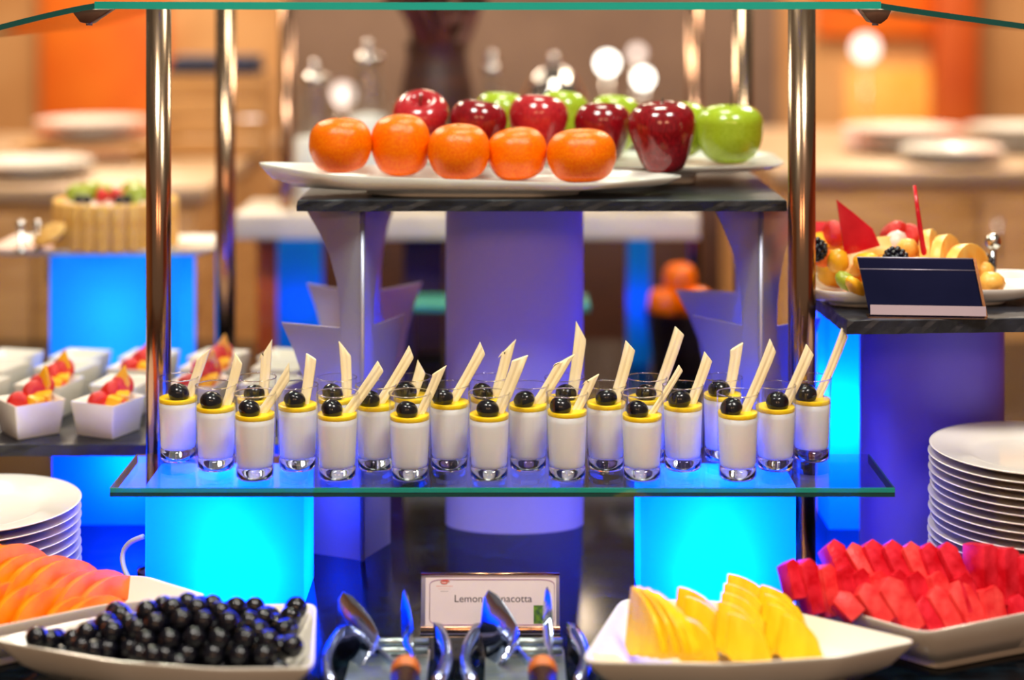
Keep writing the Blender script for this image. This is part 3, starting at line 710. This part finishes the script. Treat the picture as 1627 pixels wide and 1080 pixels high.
def tongs(px0, blade, thin, label):
    """px0 handle centre; blade and thin: tip pixels"""
    zt, zh = 198.5, 187
    hb = W(px0, 1058, zh); t = thing('serving_tongs', label, 'tongs', hb, group='serving tongs on the rests')
    def arm(tip, width, hollow, dx):
        a = Vector((dx, .002, .001)); b = W(*tip, zt) - hb
        v, f = [], []; n = 14
        side = Vector((1, -.15, .25)).normalized()
        for i in range(n + 1):
            u = i / n; p = a.lerp(b, u) + Vector((0, 0, -.010 * math.sin(u * math.pi)))
            wd = .0042 + (width - .0042) * max(0, math.sin(max(0, (u - .36) / .64) ** .75 * math.pi * .86)) if i < n else width * .2
            lo = Vector((0, 0, -1)) * wd * hollow
            v += [p - side * wd * .5 + lo, p + side * wd * .5, p + side * wd * .5 + Vector((0, .0016, .0012)), p - side * wd * .5 + lo + Vector((0, .0016, .0012))]
        for i in range(n):
            for q, r_ in ((0, 1), (1, 2), (2, 3), (3, 0)): f.append((i * 4 + q, i * 4 + r_, i * 4 + 4 + r_, i * 4 + 4 + q))
        f += [(0, 1, 2, 3), (n * 4 + 3, n * 4 + 2, n * 4 + 1, n * 4)]
        return mesh('arm', v, f, True)
    mk('arm', arm(blade, .030, 1.35, -.010), 'bluesteel', t)
    mk('arm', arm(thin, .011, 1.6, .010), 'bluesteel', t)
    mk('band', lathe([(0, -.004), (.0150, -.004), (.0158, 0), (.0150, .012), (0, .012)], 24), 'cork', t, (0, -.004, -.003), (R(70), 0, 0))
    mk('handle', tube([(0, -.012, -.0045), (0, -.05, -.012), (0, -.09, -.018)], [.0152, .0150, .012], 16, .8), 'black', t)
    return t
rest(620, 'steel tong rest with ribbed floor beside the grape plate')
rest(834, 'steel tong rest in front of the name card near the pineapple')
tongs(645, (541, 942), (641, 938), 'steel serving tongs with copper band beside the grape plate')
tongs(862, (772, 940), (868, 934), 'steel serving tongs with copper band in front of the name card')

# ================================================================== SQUARE BOWLS
def sq(s): return [(-s, -s), (s, -s), (s, s), (-s, s)]
def bowl_mesh():
    o = rnd_outline(sq(.036), 4, .05)
    return loft([(x, y, .046) for x, y in o], [(.05, 0, .012), (.72, 0, .012), (.9, .98, 0), (.93, 1, 0), (1, 1, 0), (1.0, .97, 0), (.84, .02, 0), (.82, 0, 0), (.05, 0, 0)])
m_bowl = bowl_mesh(); o_ = rnd_outline(sq(.0312), 4, .05)
m_fill = loft([(x, y, .034) for x, y in o_], [(.05, 1.08, 0), (.6, 1.06, 0), (.97, 1, 0), (.95, .85, 0), (.05, .85, 0)])
def blob(seed, n=10, jit=.25):
    rr = random.Random(seed); bm = bmesh.new(); bmesh.ops.create_icosphere(bm, subdivisions=2, radius=1)
    for v in bm.verts: v.co *= 1 + rr.uniform(-jit, jit) * .5
    m = bpy.data.meshes.new('blob'); bm.to_mesh(m); bm.free(); m.polygons.foreach_set('use_smooth', [True] * len(m.polygons)); return m
m_straw = lathe(lcr([(0, -1), (.28, -.86), (.62, -.35), (.82, .2), (.75, .62), (.4, .82), (0, .78)], 3), 16)
m_cube = bevelled(box(-.5, .5, -.5, .5, -.5, .5), .1, 2)
m_shard = prism([(-.4, 0), (.4, 0), (.5, .6), (.05, 1.6), (-.35, .9)], -.12, .12, bev=.04)
def bowl(px, z, rz, filled, label):
    t = thing('square_bowl', label, 'bowl', (X(px, z), z / 100, H(TR_T) + .0005), (0, 0, R(rz)), 'square white dessert bowls on the slate board')
    mk('dish', m_bowl, 'porcelain', t)
    if filled: mk('cream', m_fill, 'whip', t)
    rr = random.Random(int(px * 7 + z))
    if filled:
        ca, sa = math.cos(R(-rz)), math.sin(R(-rz))
        def P(x, y, zz): return (x * ca - y * sa, x * sa + y * ca, zz)
        mk('strawberry', m_straw, 'straw', t, P(-.012, -.012, 0.044), (R(95), 0, R(60)), .019)
        mk('strawberry', m_straw, 'straw', t, P(.002, .004, 0.052), (R(70), R(30), R(80)), .020)
        mk('strawberry', m_straw, 'straw', t, P(.012, .016, 0.058), (R(60), R(40), R(50)), .020)
        mk('mango_cube', m_cube, 'mango', t, P(.012, -.018, 0.044), (0, .3, rr.uniform(0, 1)), .018)
        mk('mango_cube', m_cube, 'mango', t, P(.018, -.002, 0.047), (.3, .2, rr.uniform(0, 1)), .019)
        mk('sugar_shard', m_shard, 'mango', t, P(.014, .008, 0.052), (0, R(8), .4), .024)
        mk('meringue_dot', m_straw, 'whip', t, P(-.001, -.02, 0.041), (R(180), 0, 0), .008)
        mk('meringue_dot', m_straw, 'whip', t, P(.022, -.012, 0.041), (R(180), 0, 0), .008)
bowl(48, 239, -52, True, 'square bowl with strawberries at the left of the front row')
bowl(172, 239, -24, True, 'square bowl with strawberries behind the steel post in the front row')
rows = [(249.5, [(-76, 0), (-65.5, 1), (-55, 0), (-44.5, 1), (-34, 0)], 'second'), (260, [(-76, 0), (-65.5, 0), (-55, 1), (-44.5, 1), (-34, 0)], 'third'), (268.2, [(-87, 0), (-76, 0), (-65.5, 0), (-55, 0), (-44.5, 0), (-34, 0)], 'rear')]
for z, cs, rn in rows:
    z = min(z, 267.5)
    for k, (x, fl) in enumerate(cs):
        bowl(813.5 + x * FPX / z, z, -10 - (k * 7 + int(z)) % 9, bool(fl), '%s square white bowl from the left in the %s row' % (ORD[k], rn))

# ================================================================== CAKE ON THE LEFT
ztr = H(43.3) - .0
tr = thing('cake_tray', 'white tray under the fruit topped cake', 'tray', (X(172, 290), 2.93, H(44.4)))
mk('dish', loft([(x, y, .011) for x, y in rnd_outline([(-.185, -.085), (.185, -.085), (.185, .085), (-.185, .085)], 5, .08)], [(.05, 0, .006), (.9, 0, .006), (.97, .98, 0), (1, 1, 0), (1, .9, 0), (.92, .1, 0), (.9, 0, 0), (.05, 0, 0)]), 'porcelain', tr)
ck = thing('charlotte_cake', 'round cake ringed with sponge biscuits and topped with fruit', 'cake', (X(184, 293), 2.93, H(43.8)))
mk('filling', lathe([(0, 0), (.088, 0), (.089, .072), (.08, .076), (0, .077)], 40), 'pinkcream', ck)
m_bis = bevelled(box(-.0118, .0118, -.007, .007, 0, .078), .005, 3)
for k in range(24):
    a = 2 * math.pi * k / 24; mk('sponge_biscuit', m_bis, 'biscuit', ck, (.0955 * math.cos(a), .0955 * math.sin(a), 0), (0, 0, a + math.pi / 2))
m_disc = lathe([(0, -.003), (.9, -.003), (1, 0), (.9, .003), (0, .003)], 20)
for q in m_disc.vertices: q.co.x *= .02; q.co.y *= .02
for x, y, r_ in ((-.055, -.03, 1), (-.04, .0, 1.1), (-.02, -.02, 1), (.04, -.05, 1), (.06, -.02, .9), (.02, .03, 1)):
    mk('kiwi_slice', m_disc, 'kiwi', ck, (x, y, .088), (R(50), R(random.uniform(-30, 30)), 0), r_)
for x, y in ((-.01, -.05), (.012, -.045), (.03, -.03)): mk('strawberry', m_straw, 'straw', ck, (x, y, .088), (R(80), 0, R(-70)), .014)
for x, y in ((-.045, -.07), (-.03, -.074), (.022, -.076), (.035, -.07)): mk('blueberry', m_grape, 'grape2', ck, (x, y, .084), (0, 0, 0), .008)
o = thing('oval_cookie', 'oval golden cookie leaning against the cake', 'cookie', W(78, 372, 283), (R(35), R(-28), R(10)))
mk('wafer', lathe(lcr([(0, -.004), (.02, -.004), (.026, 0), (.02, .004), (0, .004)], 2), 24), 'cookie', o, sc=(1.1, .8, 1))
mk('chocolate_base', lathe([(0, -.0075), (.021, -.007), (.024, -.0045), (0, -.0042)], 24), 'choc', o, sc=(1.1, .8, 1))
for k, px in enumerate((33, 60)):
    o = thing('glass_ornament', '%s small clear glass ball on stem at the left of the cake' % ('left' if k == 0 else 'right'), 'ornament', (X(px, 284), 2.84, H(43.6)), group='glass balls beside the cake')
    mk('stem', lathe([(0, 0), (.012, 0), (.010, .004), (.003, .008), (.003, .034), (0, .036)], 16), 'urn', o)
    mk('ball', lathe([(.0001 if 0 < i < 12 else 0) + .0085 * math.sin(math.pi * i / 12) for i in range(13)] and [(.0085 * math.sin(math.pi * i / 12), .043 - .0085 * math.cos(math.pi * i / 12)) for i in range(13)], 20), 'urn', o)

# ================================================================== RIGHT DESSERT PLATTER
zs = H(41.95)
pl, _, _ = platter('dessert_platter', '', [(X(1262, 226), 2.262, .026), (X(1340, 223), 2.238, .0235), (X(1660, 226), 2.262, .024), (X(1660, 240), 2.40, .026), (X(1300, 240), 2.40, .026)], .025, .012, flo=.84)
pl.location.z = zs + .0006; tag(pl, 'white platter of mixed cut fruit on the right slate board', 'platter')
def crescent(px, py, z, r, rot, label, mat='cantal', th=.012, sc=(1, 1, 1), span=150):
    m = rib(r * cm, r * .52 * cm, th, 5, span)
    return tag(mk('melon_slice', m, mat, None, W(px, py, z), rot, sc), label, 'melon', 'melon slices on the dessert platter')
crescent(1490, 452, 232, 7.6, (R(-12), 0, R(70)), 'pale melon slice standing behind the other two', 'cantal', .014, (1, 1, 1.2))
crescent(1512, 456, 229, 7.4, (R(-10), 0, R(62)), 'orange melon slice standing between two others', 'cantal', .014, (1, 1, 1.15))
crescent(1540, 461, 228, 6.8, (R(-8), 0, R(52)), 'front standing melon slice at the right of the fan', 'cantal', .016, (1, 1, 1.1))
crescent(1405, 440, 230, 6.6, (R(-30), R(-18), R(12)), 'curved papaya slice resting over the fruit pile', 'cantal', .012)
crescent(1330, 420, 236, 5.6, (R(-40), R(20), R(0)), 'yellow mango slice at the left behind the shard', 'mango', .012)
def bit(name, m, mat, px, py, z, rot, sc, label, cat):
    return tag(mk(name, m, mat, None, W(px, py, z), rot, sc), label, cat, 'cut fruit on the dessert platter')
sh = prism([(-.02, 0), (.032, 0), (.022, .03), (-.0, .052), (-.022, .072)], -.0012, .0012, bev=.0005)
bit('sugar_shard', sh, 'redsugar', 1365, 402, 231, (R(-10), R(-4), R(8)), None, 'tall red curved sugar shard at the left', 'shard')
bit('sugar_shard', sh, 'redsugar', 1310, 385, 238, (R(-30), R(-35), R(0)), (.9, 1, .7), 'low red sugar shard lying behind the post', 'shard')
tag(mk('sugar_stick', tube([W(1476, 440, 227), W(1466, 390, 227.4), W(1459, 340, 228), W(1453, 294, 228.6)], [.0042, .0036, .003, .0022], 10), 'redsugar'), 'thin red sugar stick standing upright in the fruit', 'stick')
bit('strawberry', m_straw, 'straw', 1420, 372, 236, (R(80), 0, R(40)), .022, 'red strawberry half behind the papaya slice', 'strawberry')
bit('strawberry', m_straw, 'straw', 1448, 376, 236, (R(70), R(20), R(-40)), .02, 'red strawberry half near the red stick', 'strawberry')
bit('strawberry', m_straw, 'straw', 1330, 372, 238, (R(80), 0, R(-60)), .022, 'dark red strawberry beside the tall shard', 'strawberry')
bm_ = bmesh.new(); rr = random.Random(9)
for k in range(46):
    ph = math.acos(1 - 2 * (k + .5) / 46); thh = k * 2.39996
    mat_ = Matrix.Translation((.0125 * math.sin(ph) * math.cos(thh), .0125 * math.sin(ph) * math.sin(thh), .0135 * math.cos(ph))) @ Matrix.Scale(.0036, 4)
    bmesh.ops.create_icosphere(bm_, subdivisions=1, radius=1, matrix=mat_)
bmesh.ops.create_icosphere(bm_, subdivisions=2, radius=.0125)
m_bb = bpy.data.meshes.new('blackberry'); bm_.to_mesh(m_bb); bm_.free(); m_bb.polygons.foreach_set('use_smooth', [True] * len(m_bb.polygons))
bit('blackberry', m_bb, 'blackberry', 1423, 411, 225.5, (0, 0, 0), (1.1, 1.1, 1), 'large blackberry above the blank card holder', 'blackberry')
bit('blackberry', m_bb, 'blackberry', 1296, 396, 230, (0, 0, 0), (1.05, 1.05, 1), 'blackberry at the left beside the steel post', 'blackberry')
bit('blackberry', m_bb, 'blackberry', 1566, 420, 233, (0, 0, 0), (.9, .9, .9), 'blackberry at the right behind the melon', 'blackberry')
b1, b2 = blob(1, jit=.12), blob(2, jit=.12)
for k, (px, py, z, s, mt, lab, ct) in enumerate([
    (1575, 449, 227, (.0175, .016, .0145), 'cantal', 'orange melon ball at the right end', 'melon ball'), (1562, 430, 231, (.015, .015, .013), 'cantal', 'small melon ball behind the right end', 'melon ball'),
    (1376, 414, 228, (.022, .015, .011), 'mango', 'long mango piece left of the large blackberry', 'mango'), (1455, 420, 227, (.013, .012, .010), 'cantal', 'pale melon ball beside the red stick', 'melon ball'),
    (1332, 415, 230, (.016, .014, .016), 'mango', 'orange ball under the mango slice', 'melon ball'), (1306, 408, 232, (.014, .014, .014), 'papaya2', 'pink grapefruit piece near the post', 'fruit piece'),
    (1345, 447, 225.5, (.017, .012, .011), 'kiwi', 'green kiwi piece low at the left', 'kiwi'), (1360, 457, 224.6, (.023, .012, .009), 'mango', 'orange mango slice lying at the platter front', 'mango'),
    (1440, 398, 230, (.02, .016, .014), 'cantal', 'melon chunk behind the large blackberry', 'fruit piece'), (1422, 388, 233, (.02, .018, .016), 'pinkcream', 'pink fruit chunk in the middle of the pile', 'fruit piece'),
    (1395, 440, 228, (.03, .02, .018), 'mango', 'mango chunk behind the blank card holder', 'mango'), (1440, 440, 229, (.035, .02, .02), 'cantal', 'melon chunk under the large blackberry', 'fruit piece'), (1372, 425, 234, (.035, .025, .03), 'papaya', 'papaya chunk supporting the red shard', 'papaya'), (1425, 415, 237, (.04, .025, .035), 'papaya2', 'papaya chunk at the back of the pile', 'papaya'), (1320, 430, 236, (.03, .02, .02), 'mango', 'mango chunk at the back near the post', 'mango')]):
    bit('fruit_piece', b1 if mt in ('cantal',) else with_mat(b2, mt) if b2.materials or mt else b2, mt, px, py, z, (0, .1 * k, k), s, lab, ct)
o = thing('glass_ornament', 'clear glass ball on stem at the right of the melon slices', 'ornament', (X(1578, 236), 2.36, zs + .013))
mk('stem', lathe([(0, 0), (.016, 0), (.012, .004), (.004, .01), (.004, .048), (0, .05)], 16), 'urn', o)
mk('ball', lathe([(.011 * math.sin(math.pi * i / 12), .058 - .011 * math.cos(math.pi * i / 12)) for i in range(13)], 20), 'urn', o)

# ================================================================== BACKGROUND
# rear shelf of the island
SZ = H(45.6)
tag(mk('stone_shelf', box(X(372, 345), X(1112, 345), 3.45, 3.69, SZ - .05, SZ, .004), 'stone'), 'long beige stone shelf behind the column and brackets', 'shelf')
for a, b, y0, y1, lab, mt in ((640, 706, 378, 445, 'dark brown wooden box under the beige shelf left of the column', 'brown'), (408, 440, 380, 520, 'salmon coloured box under the beige shelf at the left', 'papaya2')):
    t = thing('storage_box', lab, 'box', ((X(a, 356) + X(b, 356)) / 2, 3.58, TABLE)); hw = (X(b, 356) - X(a, 356)) / 2
    mk('carton', box(-hw, hw, -.02, .06, 0, SZ - .053 - TABLE, .003), mt, t)
    mk('lid', box(-hw - .003, hw + .003, -.023, .063, SZ - .075 - TABLE, SZ - .0525 - TABLE, .002), mt, t)
t = thing('glass_tray', 'green frosted glass tray behind the column', 'tray', (X(760, 322), 3.2, H(59)))
mk('pane', box(-.2, .2, -.06, .06, 0, .012, .002), 'teal', t)
mk('foot', box(-.15, -.12, -.05, .05, -(.753 - .59), -.0005), 'black', t); mk('foot', box(.12, .15, -.05, .05, -(.753 - .59), -.0005), 'black', t)
t = thing('fruit_basket', 'dark basket of oranges far behind the right bracket', 'basket', (X(1070, 352), 3.40, TABLE))
mk('basket', lathe([(0, 0), (.05, 0), (.065, .12), (.068, .12), (.058, .0), (.0, -.0)][:4] + [(.062, .12), (.05, .10), (0, .10)], 28), 'brown', t)
for k, (x, y, z) in enumerate(((-.03, -.02, .135), (.03, -.02, .135), (0, .03, .135), (0, -.005, .18))): mk('orange', m_or, 'orange', t, (x, y, z), (0, 0, k), .032)
# glass jars, vase with branches, urn on the stone shelf
def jar(px, z, r, h, fill, label):
    t = thing('glass_jar', label, 'jar', (X(px, z), z / 100, SZ + .0005), group='glass jars on the stone shelf')
    mk('glass', lathe([(0, 0), (r * .95, 0), (r, .01), (r, h * .8), (r * .7, h * .92), (r * .72, h)], 28), 'jar', t)
    mk('contents', lathe([(0, .004), (r * .92, .004), (r * .95, .012), (r * .95, h * fill), (0, h * fill + .006)], 28), 'sugar', t)
    ld = mk('lid', lathe([(0, h + .003), (r * .76, h), (r * .76, h + .012), (r * .3, h + .02), (0, h + .022)], 24), 'urn', t)
    mk('knob', lathe([(.012 * math.sin(math.pi * i / 8), h + .034 - .012 * math.cos(math.pi * i / 8)) for i in range(9)], 16), 'urn', ld)
jar(500, 358, .042, .25, .55, 'tall clear jar with white contents left of the dark vase')
jar(585, 361, .040, .29, .62, 'taller clear jar nearest the dark vase')
vz = thing('branch_vase', 'dark brown vase of twisted red brown branches behind the apples', 'vase', (X(694, 360), 3.60, SZ + .0005))
mk('pot', lathe(lcr([(0, 0), (.05, 0), (.062, .03), (.078, .12), (.076, .22), (.062, .30), (.068, .33)], 3), 32), 'brown', vz)
rr = random.Random(12)
for k in range(30):
    a = rr.uniform(0, 6.28); sp = rr.uniform(.03, .19)
    pts = [(0.02 * math.cos(a), .02 * math.sin(a), .2)]
    for j in range(1, 6): pts.append((sp * j / 5 * math.cos(a + .4 * math.sin(j * 1.7)) , sp * j / 5 * math.sin(a + .3 * j), .2 + .09 * j + rr.uniform(-.01, .01)))
    mk('branch', tube(cr(pts, 3), [.0105 - .0004 * i for i in range(len(cr(pts, 3)))], 7), 'redbrown', vz)
m_leaf = mesh('leaf', [(0, 0, 0), (.014, .02, .004), (0, .05, 0), (-.014, .02, .004)], [(0, 1, 2, 3)])
for k in range(40): mk('leaf', m_leaf, 'redbrown', vz, ((.03 + .0026 * k) * math.cos(k * 2.4), (.03 + .0022 * k) * math.sin(k * 2.4), .36 + .0075 * k), (k, .5 * k, k * .9), 1.7)
ur = thing('coffee_urn', 'shiny chrome urn with domed lid behind the green apples', 'urn', (X(880, 360), 3.60, SZ + .0005))
mk('tank', lathe(lcr([(0, 0), (.05, 0), (.055, .01), (.042, .03), (.058, .07), (.07, .13), (.068, .2), (.05, .25), (.02, .28), (0, .285)], 3), 36), 'urn', ur)
mk('knob', lathe([(.012 * math.sin(math.pi * i / 8), .298 - .012 * math.cos(math.pi * i / 8)) for i in range(9)], 16), 'urn', ur)
mk('tap', tube([(0, -.06, .06), (0, -.085, .06), (0, -.09, .045)], .006, 10), 'urn', ur)
for s in (-1, 1): mk('handle', tube(cr([(s * .066, 0, .19), (s * .09, 0, .19), (s * .094, 0, .14), (s * .068, 0, .12)], 4), .005, 8), 'urn', ur)
dc = thing('chafing_dish', 'low chrome chafing dish beside the coffee urn', 'chafing dish', (X(1030, 360), 3.58, SZ + .0005))
mk('pan', box(-.075, .075, -.05, .06, .05, .09, .006), 'brown', dc)
mk('cover', lathe(lcr([(.07, .0905), (.068, .12), (.05, .15), (.02, .165), (0, .167)], 3), 32), 'urn', dc, (0, .005, 0))
mk('handle', tube([(-.02, 0, .164), (-.012, 0, .185), (.012, 0, .185), (.02, 0, .164)], .004, 8), 'black', dc)
for x, y in ((-.068, -.042), (.068, -.042), (-.068, .052), (.068, .052)): mk('leg', tube([(x, y, 0), (x, y, .052)], .005, 8), 'urn', dc)
jar(781, 358, .024, .27, .4, 'narrow clear jar between the vase and the coffee urn')
# side counters with plate stacks
CL, CR = H(44.3), H(42.4)
def counter(label, xa, xb, y0, y1, CT):
    t = thing('service_counter', label, 'counter', ((xa + xb) / 2, (y0 + y1) / 2, 0)); hw, hd = (xb - xa) / 2, (y1 - y0) / 2
    mk('body', box(-hw + .02, hw - .02, -hd + .02, hd - .02, 0, CT - .031), 'tanwood', t)
    mk('worktop', box(-hw, hw, -hd, hd, CT - .03, CT, .003), 'worktop', t)
    for k in range(3):
        w_ = (2 * hw - .04) / 3; d = mk('door', box(-hw + .025 + k * w_, -hw + .015 + (k + 1) * w_, -hd + .006, -hd + .0195, .1, CT - .06, .003), 'tanwood', t)
        mk('handle', tube([(-hw + .06 + k * w_, -hd - .002, CT - .2), (-hw + .06 + k * w_, -hd - .002, CT - .1)], .005, 8), 'urn', d)
counter('tan wooden service counter on the left with white plates', -1.75, X(352, 400), 3.78, 5.1, CL)
counter('tan wooden service counter on the right with white plates', X(1225, 400), 1.95, 3.95, 5.1, CR)
stack(50, 398, .138, ZZ(246, 398), .0118, 6, 'the nearer far stack at the left', 'plates in the nearer far left stack', CL)
t = thing('wooden_riser', 'tan wooden riser under the farther left plate stack', 'riser', (X(150, 440), 4.4, CL))
for sx in (-1, 1): mk('leg', box(sx * .13 - .01, sx * .13 + .01, -.12, .12, 0, .034), 'tanwood', t)
mk('top', box(-.17, .17, -.14, .14, .0345, .046, .003), 'tanwood', t)
stack(150, 440, .145, ZZ(184, 440), .0118, 6, 'the farther stack at the left', 'plates in the farther left stack', CL + .0463)
stack(1435, 438, .15, ZZ(196, 438), .0118, 6, 'the far stack behind the dessert platter', 'plates in the far stack behind the dessert platter', CR)
stack(1512, 410.5, .12, ZZ(226, 410.5), .0118, 4, 'the nearest far stack at the right', 'plates in the nearest far right stack', CR)
stack(1628, 440, .145, ZZ(196, 440), .0118, 6, 'the far stack at the right edge', 'plates in the far right edge stack', CR)
# wooden crate with navy tray
t = thing('wooden_crate', 'pale wooden crate behind the cake', 'crate', (X(352, 452), 4.5, CL))
for k in range(4): mk('plank', box(-.125, .125, -.09, -.078, .002 + k * .05, .047 + k * .05, .003), 'tanwood', t)
mk('side', box(-.125, -.113, -.077, .08, 0, .198), 'tanwood', t); mk('side', box(.113, .125, -.077, .08, 0, .198), 'tanwood', t); mk('top', box(-.125, .125, -.09, .08, .1985, .208), 'tanwood', t)
t = thing('navy_tray', 'folded navy cloth on the wooden crate', 'cloth', (X(348, 452), 4.49, CL + .2085))
mk('fold', box(-.115, .115, -.07, .06, 0, .022, .009, 3), 'navy', t); mk('fold', box(-.105, .112, -.066, .055, .0225, .046, .009, 3), 'navy', t)
# lamps on a back sideboard
sb = thing('sideboard', 'long dark sideboard near the back wall', 'sideboard', (.25, 6.25, 0))
mk('body', box(-1.35, 1.75, -.2, .2, 0, .95, .01), 'brown', sb); mk('top', box(-1.38, 1.78, -.22, .22, .951, .98, .004), 'worktop', sb)
for px, py, z, r, mt, lab in ((965, 100, 620, .028, 'bulb', 'brightest white globe lamp above the apples'), (1022, 124, 622, .024, 'bulb', 'white globe lamp right of the brightest one'), (1012, 84, 630, .022, 'bulb2', 'small dim globe lamp above the pair'), (1375, 76, 622, .045, 'bulb2', 'pale pink globe lamp on the right'), (405, 186, 622, .05, 'bulb2', 'pale globe lamp left of the oranges'), (545, 150, 622, .034, 'bulb2', 'pale globe lamp behind the glass jars')):
    c_ = W(px, py, z); t = thing('globe_lamp', lab, 'lamp', (c_.x, c_.y, .9805), group='globe lamps at the back')
    hh = c_.z - .9805
    mk('base', lathe([(0, 0), (.04, 0), (.038, .008), (.006, .014), (0, .014)], 20), 'urn', t)
    mk('stem', tube([(0, 0, .012), (0, 0, hh - r * .95)], .005, 8), 'urn', t)
    mk('globe', lathe([(r * math.sin(math.pi * i / 12), hh - r * math.cos(math.pi * i / 12)) for i in range(13)], 20), mt, t)
